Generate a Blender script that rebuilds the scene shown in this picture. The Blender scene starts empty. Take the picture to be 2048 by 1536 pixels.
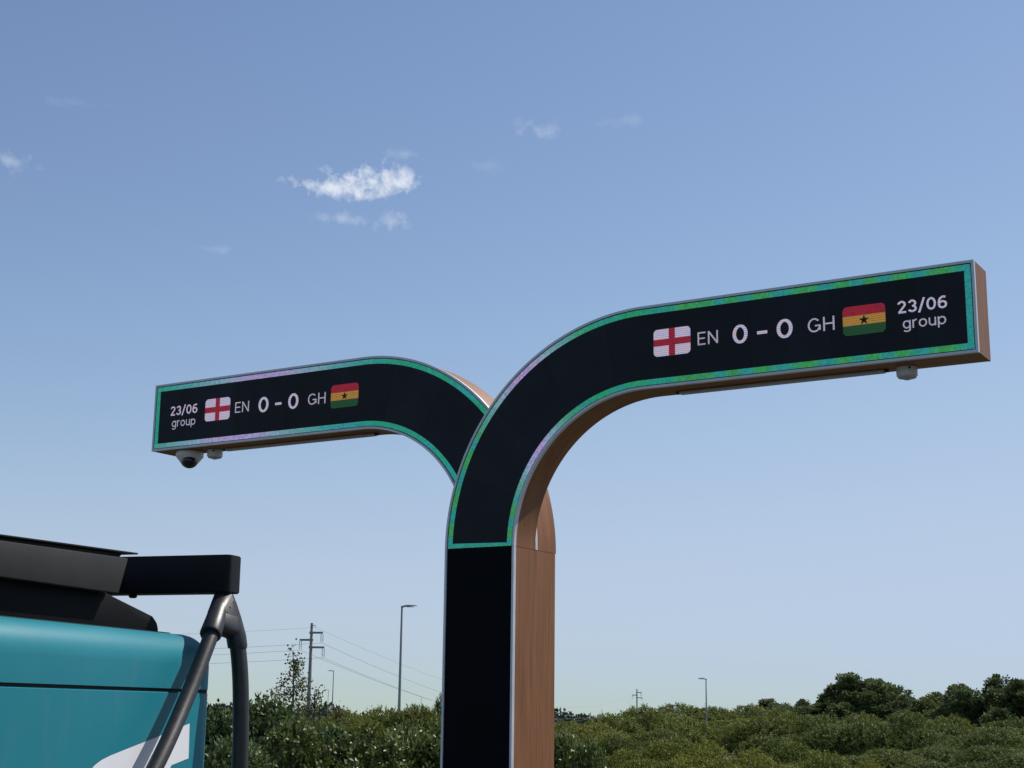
import bpy, bmesh, math, random
import numpy as np
from mathutils import Matrix, Vector

sc = bpy.context.scene
col = sc.collection
R = math.radians
EYE = 1.6

# ------------------------------------------------------------------ camera
F_PX, PITCH, ROLL = 3010.3, 0.21517, 0.01227            # focal length for a 2048 px wide frame
cam = bpy.data.cameras.new('camera')
cam_ob = bpy.data.objects.new('camera', cam); col.objects.link(cam_ob)
cam.sensor_width = 36.0
cam.lens = F_PX / 2048 * 36.0
cam.clip_start, cam.clip_end = 0.05, 20000
cam_ob.matrix_world = (Matrix.Translation((0, 0, EYE)) @ Matrix.Rotation(math.pi/2 + PITCH, 4, 'X')
                       @ Matrix.Rotation(ROLL, 4, 'Z'))
sc.camera = cam_ob

def view_dir(px, py):
    X, Y = px - 1024, py - 768
    c, s = math.cos(ROLL), math.sin(ROLL)
    X, Y = c*X + s*Y, -s*X + c*Y
    return Vector((X, F_PX*math.cos(PITCH) + Y*math.sin(PITCH), F_PX*math.sin(PITCH) - Y*math.cos(PITCH)))
def at(px, py, Y):
    d = view_dir(px, py)
    return Vector((0, 0, EYE)) + d*(Y/d.y)

# ------------------------------------------------------------------ sky and sun
SUN_EL, SUN_AZ = R(50), R(56)                            # azimuth clockwise from +Y
world = bpy.data.worlds.new('World'); sc.world = world; world.use_nodes = True
wt = world.node_tree
bg = wt.nodes['Background']
sky = wt.nodes.new('ShaderNodeTexSky'); sky.sky_type = 'NISHITA'; sky.sun_disc = False
sky.sun_elevation, sky.sun_rotation = SUN_EL, SUN_AZ
sky.altitude, sky.air_density, sky.dust_density, sky.ozone_density = 750, 1.05, 0.45, 1.0
SKY_STRENGTH = 0.10
bg.inputs[1].default_value = SKY_STRENGTH

def wn(kind, **kw):
    n = wt.nodes.new(kind)
    for k, v in kw.items(): setattr(n, k, v)
    return n
def wmath(op, a, b=None, clamp=False):
    n = wn('ShaderNodeMath', operation=op); n.use_clamp = clamp
    for i, v in enumerate((a, b)):
        if v is None: continue
        if isinstance(v, (int, float)): n.inputs[i].default_value = v
        else: wt.links.new(v, n.inputs[i])
    return n.outputs[0]
def wdot(vec, c):
    n = wn('ShaderNodeVectorMath', operation='DOT_PRODUCT'); wt.links.new(vec, n.inputs[0]); n.inputs[1].default_value = c
    return n.outputs['Value']
tc = wn('ShaderNodeTexCoord')
direction = tc.outputs['Generated']
# small fair-weather clouds, each a patch of noise round its own direction in the sky
noise = wn('ShaderNodeTexNoise'); noise.inputs['Scale'].default_value = 62; noise.inputs['Detail'].default_value = 7
noise.inputs['Roughness'].default_value = 0.62; noise.inputs['Distortion'].default_value = 0.35
wt.links.new(direction, noise.inputs['Vector'])
noise2 = wn('ShaderNodeTexNoise'); noise2.inputs['Scale'].default_value = 150; noise2.inputs['Detail'].default_value = 5
wt.links.new(direction, noise2.inputs['Vector'])
nz = wmath('ADD', wmath('MULTIPLY', wmath('SUBTRACT', noise.outputs['Fac'], 0.5), 3.5),
           wmath('MULTIPLY', wmath('SUBTRACT', noise2.outputs['Fac'], 0.5), 1.7))
clouds = [  # px, py, half width, half height, opacity
    (716, 358, 74, 46, 1.00), (660, 374, 90, 26, 0.80), (796, 368, 64, 38, 0.85), (735, 376, 130, 26, 0.90),
    (690, 439, 78, 19, 0.26), (784, 443, 50, 27, 0.30), (1080, 260, 62, 26, 0.24), (1248, 241, 50, 19, 0.12),
    (24, 321, 66, 24, 0.26), (966, 331, 46, 18, 0.11), (430, 498, 66, 11, 0.11), (808, 308, 46, 14, 0.17), (160, 206, 80, 13, 0.07)]
total = None
for px, py, hw, hh, op in clouds:
    c = view_dir(px, py).normalized()
    e1 = Vector((0, 0, 1)).cross(c).normalized() * -1
    e2 = c.cross(e1).normalized()
    a = wmath('MULTIPLY', wdot(direction, e1), F_PX*1.02/hw)
    b = wmath('MULTIPLY', wdot(direction, e2), F_PX*1.02/hh)
    r2 = wmath('ADD', wmath('MULTIPLY', a, a), wmath('MULTIPLY', b, b))
    front = wmath('GREATER_THAN', wdot(direction, c), 0.5)
    m = wmath('SUBTRACT', 0.74, wmath('MULTIPLY', wmath('SQRT', r2), 0.95))
    m = wmath('ADD', m, nz)
    m = wmath('MULTIPLY', wmath('MULTIPLY', m, 0.95, True), front)
    fall = wmath('SUBTRACT', 1.0, wmath('MULTIPLY', r2, 0.36), True)
    m = wmath('MULTIPLY', wmath('MULTIPLY', m, fall), op)
    total = m if total is None else wmath('MAXIMUM', total, m)
# even response of the whole sky: each channel is scaled and rolls off softly at its brightest, like a camera's
sep = wn('ShaderNodeSeparateColor'); wt.links.new(sky.outputs[0], sep.inputs[0])
comb = wn('ShaderNodeCombineColor')
for ch, gain, knee in ((0, 1.15, 4.95), (1, 1.13, 6.13), (2, 1.19, 8.2)):
    x = wmath('MULTIPLY', sep.outputs[ch], gain)
    den = wmath('POWER', wmath('ADD', wmath('POWER', wmath('DIVIDE', x, knee), 6.0), 1.0), 1/6)
    wt.links.new(wmath('DIVIDE', x, den), comb.inputs[ch])
cm = wn('ShaderNodeMix', data_type='RGBA')
wt.links.new(total, cm.inputs[0]); wt.links.new(comb.outputs[0], cm.inputs[6])
cm.inputs[7].default_value = (8.6, 9.0, 9.7, 1)
wt.links.new(cm.outputs[2], bg.inputs[0])

sun = bpy.data.lights.new('sun', 'SUN'); sun.energy = 5.0; sun.angle = R(0.53); sun.color = (1.0, 0.95, 0.88)
sun_ob = bpy.data.objects.new('sun', sun); col.objects.link(sun_ob)
sdir = Vector((math.cos(SUN_EL)*math.sin(SUN_AZ), math.cos(SUN_EL)*math.cos(SUN_AZ), math.sin(SUN_EL)))
sun_ob.rotation_euler = sdir.to_track_quat('Z', 'Y').to_euler()
sun_ob.location = sdir*50

sc.view_settings.view_transform = 'Standard'; sc.view_settings.look = 'None'
sc.view_settings.exposure = 0.0; sc.view_settings.gamma = 1.0

# ------------------------------------------------------------------ helpers
def srgb(*c):
    return tuple(((v/255)/12.92 if v/255 <= .04045 else ((v/255+.055)/1.055)**2.4) for v in c) + (1,)
def new_mat(name):
    m = bpy.data.materials.new(name); m.use_nodes = True
    return m, m.node_tree, m.node_tree.nodes['Principled BSDF']
def link_noise(nt, scale=(1, 1, 1), nscale=5, detail=4, coord='Object', rough=.55):
    t = nt.nodes.new('ShaderNodeTexCoord'); mp = nt.nodes.new('ShaderNodeMapping'); mp.inputs['Scale'].default_value = scale
    n = nt.nodes.new('ShaderNodeTexNoise'); n.inputs['Scale'].default_value = nscale; n.inputs['Detail'].default_value = detail
    n.inputs['Roughness'].default_value = rough
    nt.links.new(t.outputs[coord], mp.inputs[0]); nt.links.new(mp.outputs[0], n.inputs['Vector'])
    return n
def ramp(nt, fac, stops):
    r = nt.nodes.new('ShaderNodeValToRGB')
    while len(r.color_ramp.elements) < len(stops): r.color_ramp.elements.new(.5)
    for e, (p, c) in zip(r.color_ramp.elements, stops): e.position = p; e.color = c
    nt.links.new(fac, r.inputs[0]); return r.outputs[0]
def noisy_mat(name, c0, c1, rough=(.5, .6), metal=0, scale=(1, 1, 1), nscale=6, bump=0.0, bscale=80, coord='Object', spec=.5):
    m, nt, p = new_mat(name)
    n = link_noise(nt, scale, nscale, 5, coord)
    nt.links.new(ramp(nt, n.outputs['Fac'], [(.3, c0), (.7, c1)]), p.inputs['Base Color'])
    mr = nt.nodes.new('ShaderNodeMapRange'); mr.inputs[3].default_value, mr.inputs[4].default_value = rough
    nt.links.new(n.outputs['Fac'], mr.inputs[0]); nt.links.new(mr.outputs[0], p.inputs['Roughness'])
    p.inputs['Metallic'].default_value = metal
    p.inputs['Specular IOR Level'].default_value = spec
    if bump:
        b = nt.nodes.new('ShaderNodeBump'); b.inputs['Strength'].default_value = bump; b.inputs['Distance'].default_value = .002
        n2 = link_noise(nt, (1, 1, 1), bscale, 3)
        nt.links.new(n2.outputs['Fac'], b.inputs['Height']); nt.links.new(b.outputs[0], p.inputs['Normal'])
    return m
def g(v, t=(1, 1, 1)): return (v*t[0], v*t[1], v*t[2], 1)

M = {}
def wood_material():
    m, nt, p = new_mat('wood_laminate')
    n1 = link_noise(nt, (26, 0.9, 1), 1.6, 6, 'UV', .6)
    n2 = link_noise(nt, (110, 2.2, 1), 1.0, 4, 'UV', .6)
    n3 = link_noise(nt, (5, .5, 1), 1.0, 2, 'UV')
    c = ramp(nt, n1.outputs['Fac'], [(.30, (.195, .074, .024, 1)), (.52, (.282, .115, .040, 1)), (.72, (.345, .150, .058, 1))])
    mx = nt.nodes.new('ShaderNodeMix'); mx.data_type = 'RGBA'; mx.blend_type = 'MULTIPLY'; mx.inputs[0].default_value = .55
    nt.links.new(c, mx.inputs[6])
    nt.links.new(ramp(nt, n2.outputs['Fac'], [(.3, (.62, .60, .58, 1)), (.6, (1, 1, 1, 1))]), mx.inputs[7])
    mx2 = nt.nodes.new('ShaderNodeMix'); mx2.data_type = 'RGBA'; mx2.blend_type = 'MULTIPLY'; mx2.inputs[0].default_value = .5
    nt.links.new(mx.outputs[2], mx2.inputs[6])
    nt.links.new(ramp(nt, n3.outputs['Fac'], [(.35, (.75, .72, .72, 1)), (.65, (1, 1, 1, 1))]), mx2.inputs[7])
    nt.links.new(mx2.outputs[2], p.inputs['Base Color'])
    p.inputs['Roughness'].default_value = .55; p.inputs['Specular IOR Level'].default_value = .3
    return m
M['wood'] = wood_material()
M['alu'] = noisy_mat('satin_aluminium', g(.56, (.97, 1, 1.02)), g(.66, (.97, 1, 1.02)), (.34, .46), .20, (1, 1, 1), 9)
M['panel'] = noisy_mat('black_panel', g(.0028, (.5, 1, 1.9)), g(.0036, (.5, 1, 1.9)), (.45, .55), 0, nscale=3, spec=.06)
M['pedestal'] = noisy_mat('shade_darkened_black', g(.0022, (.8, 1, 1.4)), g(.0034, (.8, 1, 1.4)), (.6, .7), 0, nscale=6, spec=.12)  # black shell made darker still, so its colour carries the hood's shade
M['hole'] = noisy_mat('hole_black', g(.0012), g(.0016), (.8, .9), spec=.02)
M['core'] = noisy_mat('dark_core', g(.02), g(.025), (.7, .8))
M['white_plastic'] = noisy_mat('white_plastic', g(.58, (1, .99, .96)), g(.66, (1, .99, .96)), (.35, .5), 0, nscale=14)
M['grey_plastic'] = noisy_mat('grey_diffuser', g(.40), g(.46), (.4, .5), 0, nscale=14)
M['dome'] = noisy_mat('smoked_dome', g(.006), g(.010), (.05, .08), 0, nscale=4)
M['black_rail'] = noisy_mat('black_powder_coat', g(.0040, (.9, 1, 1.25)), g(.0065, (.9, 1, 1.25)), (.48, .6), 0, spec=.22, nscale=7, bump=.12, bscale=900)
M['grey_rail'] = noisy_mat('dark_grey_powder_coat', g(.022, (1.06, 1, .94)), g(.028, (1.06, 1, .94)), (.5, .6), 0, spec=.3, nscale=6, bump=.15, bscale=900)
M['rubber'] = noisy_mat('black_rubber', g(.014), g(.024), (.38, .52), 0, (1, 1, 6), 9, bump=.25, bscale=300)
M['moulding'] = noisy_mat('black_moulding', g(.018), g(.026), (.33, .45), 0, nscale=12, bump=.2, bscale=700)
M['logo'] = noisy_mat('white_vinyl', g(.74, (1, 1, 1.02)), g(.80, (1, 1, 1.02)), (.4, .5), 0, nscale=5)
M['steel'] = noisy_mat('galvanised_steel', g(.26, (.95, 1, 1.05)), g(.36, (.95, 1, 1.05)), (.45, .6), .5, nscale=3)
M['concrete'] = noisy_mat('grey_concrete', g(.22, (1, .98, .94)), g(.32, (1, .98, .94)), (.8, .9), 0, nscale=4)
M['porcelain'] = noisy_mat('glass_insulator', g(.16, (.8, 1, 1)), g(.22, (.8, 1, 1)), (.15, .25), 0, nscale=4)
M['wire'] = noisy_mat('weathered_wire', g(.16), g(.22), (.5, .6), .4)
M['bark'] = noisy_mat('bark', g(.05, (1, .85, .7)), g(.12, (1, .88, .75)), (.8, .95), 0, (1, 1, .3), 12)
def teal_material():
    m, nt, p = new_mat('teal_satin_paint')
    n = link_noise(nt, (1, 1, 1), 700, 2); n2 = link_noise(nt, (1, 1, 1), 2.2, 3)
    nt.links.new(ramp(nt, n2.outputs['Fac'], [(.3, (.008, .185, .232, 1)), (.7, (.010, .200, .250, 1))]), p.inputs['Base Color'])
    base = p.inputs['Base Color'].links[0].from_socket
    fl = link_noise(nt, (1, 1, 1), 420, 2); ds = link_noise(nt, (1, 1, .25), 9, 6)
    mx = nt.nodes.new('ShaderNodeMix'); mx.data_type = 'RGBA'; mx.blend_type = 'MULTIPLY'; mx.inputs[0].default_value = 1.0
    nt.links.new(base, mx.inputs[6]); nt.links.new(ramp(nt, fl.outputs['Fac'], [(.3, (.82, .86, .86, 1)), (.7, (1.15, 1.12, 1.12, 1))]), mx.inputs[7])
    m2 = nt.nodes.new('ShaderNodeMix'); m2.data_type = 'RGBA'; m2.inputs[7].default_value = (.20, .22, .20, 1)
    dm = nt.nodes.new('ShaderNodeMapRange'); dm.inputs[1].default_value, dm.inputs[2].default_value, dm.inputs[4].default_value = .52, .85, .16
    nt.links.new(ds.outputs['Fac'], dm.inputs[0]); nt.links.new(dm.outputs[0], m2.inputs[0]); nt.links.new(mx.outputs[2], m2.inputs[6])
    nt.links.new(m2.outputs[2], p.inputs['Base Color'])
    mr = nt.nodes.new('ShaderNodeMapRange'); mr.inputs[3].default_value, mr.inputs[4].default_value = .36, .50
    nt.links.new(n.outputs['Fac'], mr.inputs[0]); nt.links.new(mr.outputs[0], p.inputs['Roughness'])
    p.inputs['Specular IOR Level'].default_value = .32
    b = nt.nodes.new('ShaderNodeBump'); b.inputs['Strength'].default_value = .10; b.inputs['Distance'].default_value = .001
    nt.links.new(n.outputs['Fac'], b.inputs['Height']); nt.links.new(b.outputs[0], p.inputs['Normal'])
    return m
M['teal'] = teal_material()
def screen_material():
    m, nt, p = new_mat('led_module_black')
    t = nt.nodes.new('ShaderNodeTexCoord')
    # rows and columns of dark diodes on a pitch of a few millimetres
    mp = nt.nodes.new('ShaderNodeMapping'); mp.inputs['Scale'].default_value = (160, 160, 160)
    nt.links.new(t.outputs['UV'], mp.inputs[0])
    v = nt.nodes.new('ShaderNodeTexChecker'); v.inputs['Scale'].default_value = 1.0
    v.inputs[1].default_value = (.007, .0095, .0125, 1); v.inputs[2].default_value = (.016, .019, .024, 1)
    nt.links.new(mp.outputs[0], v.inputs[0])
    oi = nt.nodes.new('ShaderNodeObjectInfo'); mr = nt.nodes.new('ShaderNodeMapRange')
    mr.inputs[3].default_value, mr.inputs[4].default_value = .82, 1.22; nt.links.new(oi.outputs['Random'], mr.inputs[0])
    glare = link_noise(nt, (1, 1, 1), 3.5, 6); md = nt.nodes.new('ShaderNodeMapRange'); md.inputs[1].default_value = .35; md.inputs[2].default_value = .75  # soft noise puts patchy glare into the module colour
    md.inputs[3].default_value, md.inputs[4].default_value = .85, 1.35; nt.links.new(glare.outputs['Fac'], md.inputs[0])
    m1 = nt.nodes.new('ShaderNodeMath'); m1.operation = 'MULTIPLY'; nt.links.new(mr.outputs[0], m1.inputs[0]); nt.links.new(md.outputs[0], m1.inputs[1])
    sc_ = nt.nodes.new('ShaderNodeVectorMath'); sc_.operation = 'SCALE'; nt.links.new(v.outputs[0], sc_.inputs[0]); nt.links.new(m1.outputs[0], sc_.inputs['Scale'])
    nt.links.new(sc_.outputs[0], p.inputs['Base Color'])
    p.inputs['Roughness'].default_value = .62; p.inputs['Specular IOR Level'].default_value = .25
    return m
M['screen'] = screen_material()
def emit_attr_material(name, strength):
    m, nt, p = new_mat(name)
    a = nt.nodes.new('ShaderNodeVertexColor'); a.layer_name = 'Col'
    p.inputs['Base Color'].default_value = (.01, .01, .012, 1); p.inputs['Roughness'].default_value = .6
    nt.links.new(a.outputs[0], p.inputs['Emission Color']); p.inputs['Emission Strength'].default_value = strength
    return m
M['led'] = emit_attr_material('lit_led_border', 1.0)
def led_text(name, c):
    m, nt, p = new_mat(name)
    t = nt.nodes.new('ShaderNodeTexCoord')
    n = nt.nodes.new('ShaderNodeTexWave'); n.wave_type = 'BANDS'; n.bands_direction = 'Z'
    n.inputs['Scale'].default_value = 26; n.inputs['Distortion'].default_value = .6; n.inputs['Detail'].default_value = 1
    nt.links.new(t.outputs['Object'], n.inputs['Vector'])
    lo = tuple(v*.62 for v in c[:3]) + (1,)
    hue = link_noise(nt, (1, 1, 1), 38, 2)
    mx = nt.nodes.new('ShaderNodeMix'); mx.data_type = 'RGBA'; mx.blend_type = 'MULTIPLY'; mx.inputs[0].default_value = 1.0
    nt.links.new(ramp(nt, n.outputs['Fac'], [(.2, lo), (.6, c)]), mx.inputs[6])
    nt.links.new(ramp(nt, hue.outputs['Fac'], [(.32, (.80, .92, 1.1, 1)), (.5, (1, 1, 1, 1)), (.68, (1.1, .93, .86, 1))]), mx.inputs[7])
    nt.links.new(mx.outputs[2], p.inputs['Emission Color'])
    p.inputs['Emission Strength'].default_value = 1.0
    p.inputs['Base Color'].default_value = (.01, .01, .012, 1); p.inputs['Roughness'].default_value = .6
    return m
M['led_white'] = led_text('lit_white', (.47, .43, .58, 1))
M['led_grey'] = led_text('lit_thin_white', (.38, .37, .47, 1))
M['led_red'] = led_text('lit_red', (.25, .008, .022, 1))
M['led_yellow'] = led_text('lit_yellow', (.35, .185, .030, 1))
M['led_green'] = led_text('lit_green', (.008, .055, .014, 1))
M['led_off'] = noisy_mat('unlit_led', g(.006), g(.008), (.6, .7))

def mesh_obj(name, verts, faces, mat, parent=None, uvs=None, smooth=False, colors=None):
    me = bpy.data.meshes.new(name); me.from_pydata([tuple(v) for v in verts], [], faces); me.update()
    if uvs is not None:
        ul = me.uv_layers.new(name='UVMap')
        for l in me.loops: ul.data[l.index].uv = uvs[l.vertex_index]
    if colors is not None:                                  # one colour per face
        ca = me.color_attributes.new('Col', 'FLOAT_COLOR', 'CORNER')
        arr = np.repeat(np.array(colors, dtype=np.float32), [len(f) for f in faces], axis=0).ravel()
        ca.data.foreach_set('color', arr)
    if smooth:
        me.polygons.foreach_set('use_smooth', [True]*len(me.polygons))
    me.materials.append(mat)
    o = bpy.data.objects.new(name, me); col.objects.link(o)
    if parent: o.parent = parent
    return o
def bm_obj(name, bm, mat, parent=None, smooth=None):
    bmesh.ops.recalc_face_normals(bm, faces=bm.faces[:])
    me = bpy.data.meshes.new(name); bm.to_mesh(me); bm.free()
    me.materials.append(mat)
    if smooth is not None:
        me.polygons.foreach_set('use_smooth', [True]*len(me.polygons))
        me.set_sharp_from_angle(angle=R(smooth))
    o = bpy.data.objects.new(name, me); col.objects.link(o)
    if parent: o.parent = parent
    return o
def empty(name, loc, rz=0, label=None, cat=None, group=None):
    o = bpy.data.objects.new(name, None); col.objects.link(o); o.location = loc; o.rotation_euler = (0, 0, rz)
    o.empty_display_size = .2
    return tag(o, label, cat, group)
def tag(o, label=None, cat=None, group=None, kind=None):
    if label: o['label'] = label
    if cat: o['category'] = cat
    if group: o['group'] = group
    if kind: o['kind'] = kind
    return o
def copy_tree(o, parent=None):
    c = o.copy(); col.objects.link(c); c.parent = parent
    for ch in o.children: copy_tree(ch, c)
    return c
def box(bm, x0, x1, y0, y1, z0, z1):
    vs = [bm.verts.new((x, y, z)) for x in (x0, x1) for y in (y0, y1) for z in (z0, z1)]
    for f in ((0, 1, 3, 2), (4, 6, 7, 5), (0, 4, 5, 1), (2, 3, 7, 6), (0, 2, 6, 4), (1, 5, 7, 3)):
        bm.faces.new([vs[i] for i in f])
    return vs
def bevel_all(bm, off, seg=2):
    bmesh.ops.bevel(bm, geom=bm.edges[:], offset=off, segments=seg, affect='EDGES', profile=.5)
def box_obj(name, x0, x1, y0, y1, z0, z1, mat, parent=None, bev=0, seg=2):
    bm = bmesh.new(); box(bm, x0, x1, y0, y1, z0, z1)
    bmesh.ops.recalc_face_normals(bm, faces=bm.faces[:])
    if bev: bevel_all(bm, bev, seg)
    return bm_obj(name, bm, mat, parent, 40 if bev else None)
def tube(bm, pts, rad, n=10, cap=True):
    pts = [Vector(p) for p in pts]
    rad = rad if hasattr(rad, '__len__') else [rad]*len(pts)
    rings = []; prev = None
    for i, p in enumerate(pts):
        t = (pts[min(i+1, len(pts)-1)] - pts[max(i-1, 0)]).normalized()
        a = Vector((0, 0, 1)) if abs(t.z) < .95 else Vector((1, 0, 0))
        if prev is not None:
            e1 = (prev - t*prev.dot(t)).normalized()
        else: e1 = t.cross(a).normalized()
        prev = e1; e2 = t.cross(e1)
        rings.append([bm.verts.new(p + (e1*math.cos(2*math.pi*k/n) + e2*math.sin(2*math.pi*k/n))*rad[i]) for k in range(n)])
    for a, b in zip(rings[:-1], rings[1:]):
        for k in range(n): bm.faces.new((a[k], a[(k+1) % n], b[(k+1) % n], b[k]))
    if cap: bm.faces.new(rings[0][::-1]); bm.faces.new(rings[-1])
def lathe(bm, prof, n=32, M4=None):
    rings = []
    for r, z in prof:
        if r < 1e-6: rings.append([bm.verts.new((0, 0, z))])
        else: rings.append([bm.verts.new((r*math.cos(2*math.pi*k/n), r*math.sin(2*math.pi*k/n), z)) for k in range(n)])
    for a, b in zip(rings[:-1], rings[1:]):
        for k in range(n):
            A = [a[k % len(a)], a[(k+1) % n % len(a)], b[(k+1) % n % len(b)], b[k % len(b)]]
            A = list(dict.fromkeys(A))
            if len(A) > 2: bm.faces.new(A)
    if M4: bmesh.ops.transform(bm, matrix=M4, verts=bm.verts[:])
def smooth_path(ctrl, n=12):
    P = [Vector(c) for c in ctrl]; P = [2*P[0]-P[1]] + P + [2*P[-1]-P[-2]]
    out = []
    for i in range(1, len(P)-2):
        for k in range(n):
            t = k/n; a, b, c, d = P[i-1:i+3]
            out.append(.5*((2*b) + (c-a)*t + (2*a-5*b+4*c-d)*t*t + (3*b-a-3*c+d)*t**3))
    return out + [P[-2]]

# ------------------------------------------------------------------ ground
def ground_z(y): return -.0062*max(0.0, y-20)               # the land falls away gently behind the car park
def ground():
    m, nt, p = new_mat('ground_earth_grass')
    n = link_noise(nt, (1, 1, 1), .12, 6); n2 = link_noise(nt, (1, 1, 1), 4, 5)
    c = ramp(nt, n.outputs['Fac'], [(.35, (.060, .070, .028, 1)), (.55, (.085, .090, .040, 1)), (.7, (.14, .115, .065, 1))])
    mx = nt.nodes.new('ShaderNodeMix'); mx.data_type = 'RGBA'; mx.blend_type = 'MULTIPLY'; mx.inputs[0].default_value = .7
    nt.links.new(c, mx.inputs[6]); nt.links.new(ramp(nt, n2.outputs['Fac'], [(.3, (.5, .5, .5, 1)), (.7, (1, 1, 1, 1))]), mx.inputs[7])
    nt.links.new(mx.outputs[2], p.inputs['Base Color']); p.inputs['Roughness'].default_value = .95
    ys = [-9000, 20] + [20*1.25**k for k in range(1, 27)]; xs = [-9000, -300, 300, 9000]
    verts = [(x, y, ground_z(y)) for y in ys for x in xs]; nx = len(xs)
    faces = [(r*nx+c, r*nx+c+1, (r+1)*nx+c+1, (r+1)*nx+c) for r in range(len(ys)-1) for c in range(nx-1)]
    tag(mesh_obj('ground', verts, faces, m), kind='structure')
    m2 = noisy_mat('asphalt', g(.040), g(.058), (.8, .95), 0, nscale=60, bump=.5, bscale=300)
    tag(mesh_obj('parking_area', [(-9, -14, .004), (12, -14, .004), (12, 12.6, .004), (-9, 12.6, .004)], [(0, 1, 2, 3)], m2), kind='structure')
    bm = bmesh.new(); box(bm, -9, 12, 12.6, 12.8, -.05, .12)
    tag(bm_obj('kerb', bm, M['concrete']), kind='structure')
ground()

# ------------------------------------------------------------------ display totem
W, RO, T1, T2, LEN = .508, 1.4, .258, .520, 3.365
RI = RO - W
Z0 = EYE + 1.0                                            # height where the arms leave the post
CXU = RO                                                  # arc centre along the arm
totem = empty('display_totem', (-.40965, 9.47449, 0), -0.54968,
              'double armed totem with two curved screens, black post and wood cladding', 'totem')

def path(off_o, n_arc=48, step=.12, end=LEN):
    """stations of a line at distance off_o inside the outer edge: list of (u, z, s)"""
    r = RO - off_o; out = []
    for i in range(n_arc+1):
        a = math.pi/2*i/n_arc
        out.append((CXU - r*math.cos(a), Z0 + r*math.sin(a), RO*a))
    x = CXU; k = max(1, int((end-CXU)/step))
    for i in range(1, k+1):
        u = CXU + (end-CXU)*i/k
        out.append((u, Z0 + r, RO*math.pi/2 + u - CXU))
    return out

def sweep(name, o0, o1, y0, y1, mat, parent, mir, end=LEN, uvdir='w', smooth=True, base=0.0):
    """solid bar along the arm between offsets o0..o1 from the outer edge and depths y0..y1"""
    A, B = path(o0, end=end), path(o1, end=end)
    if base:                                              # extend straight down below the joint
        A = [(A[0][0], Z0-base, -base)] + A; B = [(B[0][0], Z0-base, -base)] + B
    verts, uvs, faces = [], [], []
    for (ua, za, s), (ub, zb, _) in zip(A, B):
        for (u, z, y) in ((ua, za, y0), (ub, zb, y0), (ub, zb, y1), (ua, za, y1)):
            verts.append((W-u if mir else u, y, z)); uvs.append((y if uvdir == 'w' else (u if y == y0 else u+z), s))
    n = len(A)
    for i in range(n-1):
        for k in range(4):
            a, b = i*4+k, i*4+(k+1) % 4
            faces.append((a, b, b+4, a+4))
    faces += [(0, 3, 2, 1), ((n-1)*4, (n-1)*4+1, (n-1)*4+2, (n-1)*4+3)]
    o = mesh_obj(name, verts, faces, mat, parent, uvs)
    bm = bmesh.new(); bm.from_mesh(o.data); bmesh.ops.recalc_face_normals(bm, faces=bm.faces[:]); bm.to_mesh(o.data); bm.free()
    if smooth:
        o.data.polygons.foreach_set('use_smooth', [True]*len(o.data.polygons)); o.data.set_sharp_from_angle(angle=R(30))
    return o

STRIP, LIP, GAP, BORD = .0145, .027, .0055, .034
LEDZ = .0050                                              # depth of the lit border behind the frame's front
rng = random.Random(5)

def border_colour(s, edge, right):
    """picture shown on the screen edge: green to teal, one pale lavender sweep"""
    if right: c = {'outer': 1.26, 'inner': .93}.get(edge, -9); wd = .34
    else: c = {'outer': 3.10, 'inner': 3.36}.get(edge, -9); wd = .62
    k = math.exp(-((s-c)/wd)**2*1.3)
    if right:
        wob = .5+.5*math.sin(s*31+1.3*math.sin(s*7)) if s > 2.6 or s < .8 else .35+.3*math.sin(s*17)
        base = np.array([.016, .31, .13])*(1-wob) + np.array([.018, .27, .27])*wob
        if s > 2.4 or s < .9: base = base*(1-.6*(1-wob)) + np.array([.050, .29, .045])*.6*(1-wob)
    else:
        wob = .5+.5*math.sin(s*5+2)
        if s < 1.5: wob = .5+.5*math.sin(s*16)
        base = np.array([.015, .30, .19])*(1-wob) + np.array([.02, .30, .30])*wob
        if s < .55: base = np.array([.015, .16, .50]) if (s*9) % 1 > .45 else np.array([.03, .34, .14])
    lav = np.array([.38, .30, .60]); pale = np.array([.22, .38, .50])
    if k > .62: cc = pale*(1-(k-.62)/.38) + lav*((k-.62)/.38)
    else: cc = base*(1-k/.62) + pale*(k/.62)
    j = rng.uniform(.78, 1.12)
    hue = np.array([rng.uniform(.75, 1.3), rng.uniform(.92, 1.06), rng.uniform(.86, 1.14)])
    return tuple(np.clip(cc*j*hue*.82, 0, 1)) + (1,)

def border_strip(verts, faces, colors, o0, o1, y, mir, right, edge, s0, s1, cell=.010, rows=3):
    def pt(off, s):
        r = RO-off
        if s < RO*math.pi/2:
            a = s/RO; u, z = CXU - r*math.cos(a), Z0 + r*math.sin(a)
        else: u, z = CXU + s - RO*math.pi/2, Z0 + r
        return (W-u if mir else u, y, z)
    n = int((s1-s0)/cell)
    b0 = len(verts)
    for i in range(n+1):
        s = s0 + (s1-s0)*i/n
        for k in range(rows+1): verts.append(pt(o0+(o1-o0)*k/rows, s))
    for i in range(n):
        for k in range(rows):
            a = b0 + i*(rows+1)+k
            faces.append((a, a+1, a+rows+2, a+rows+1))
            colors.append(border_colour(s0+(s1-s0)*(i+.5)/n, edge, right))

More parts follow.
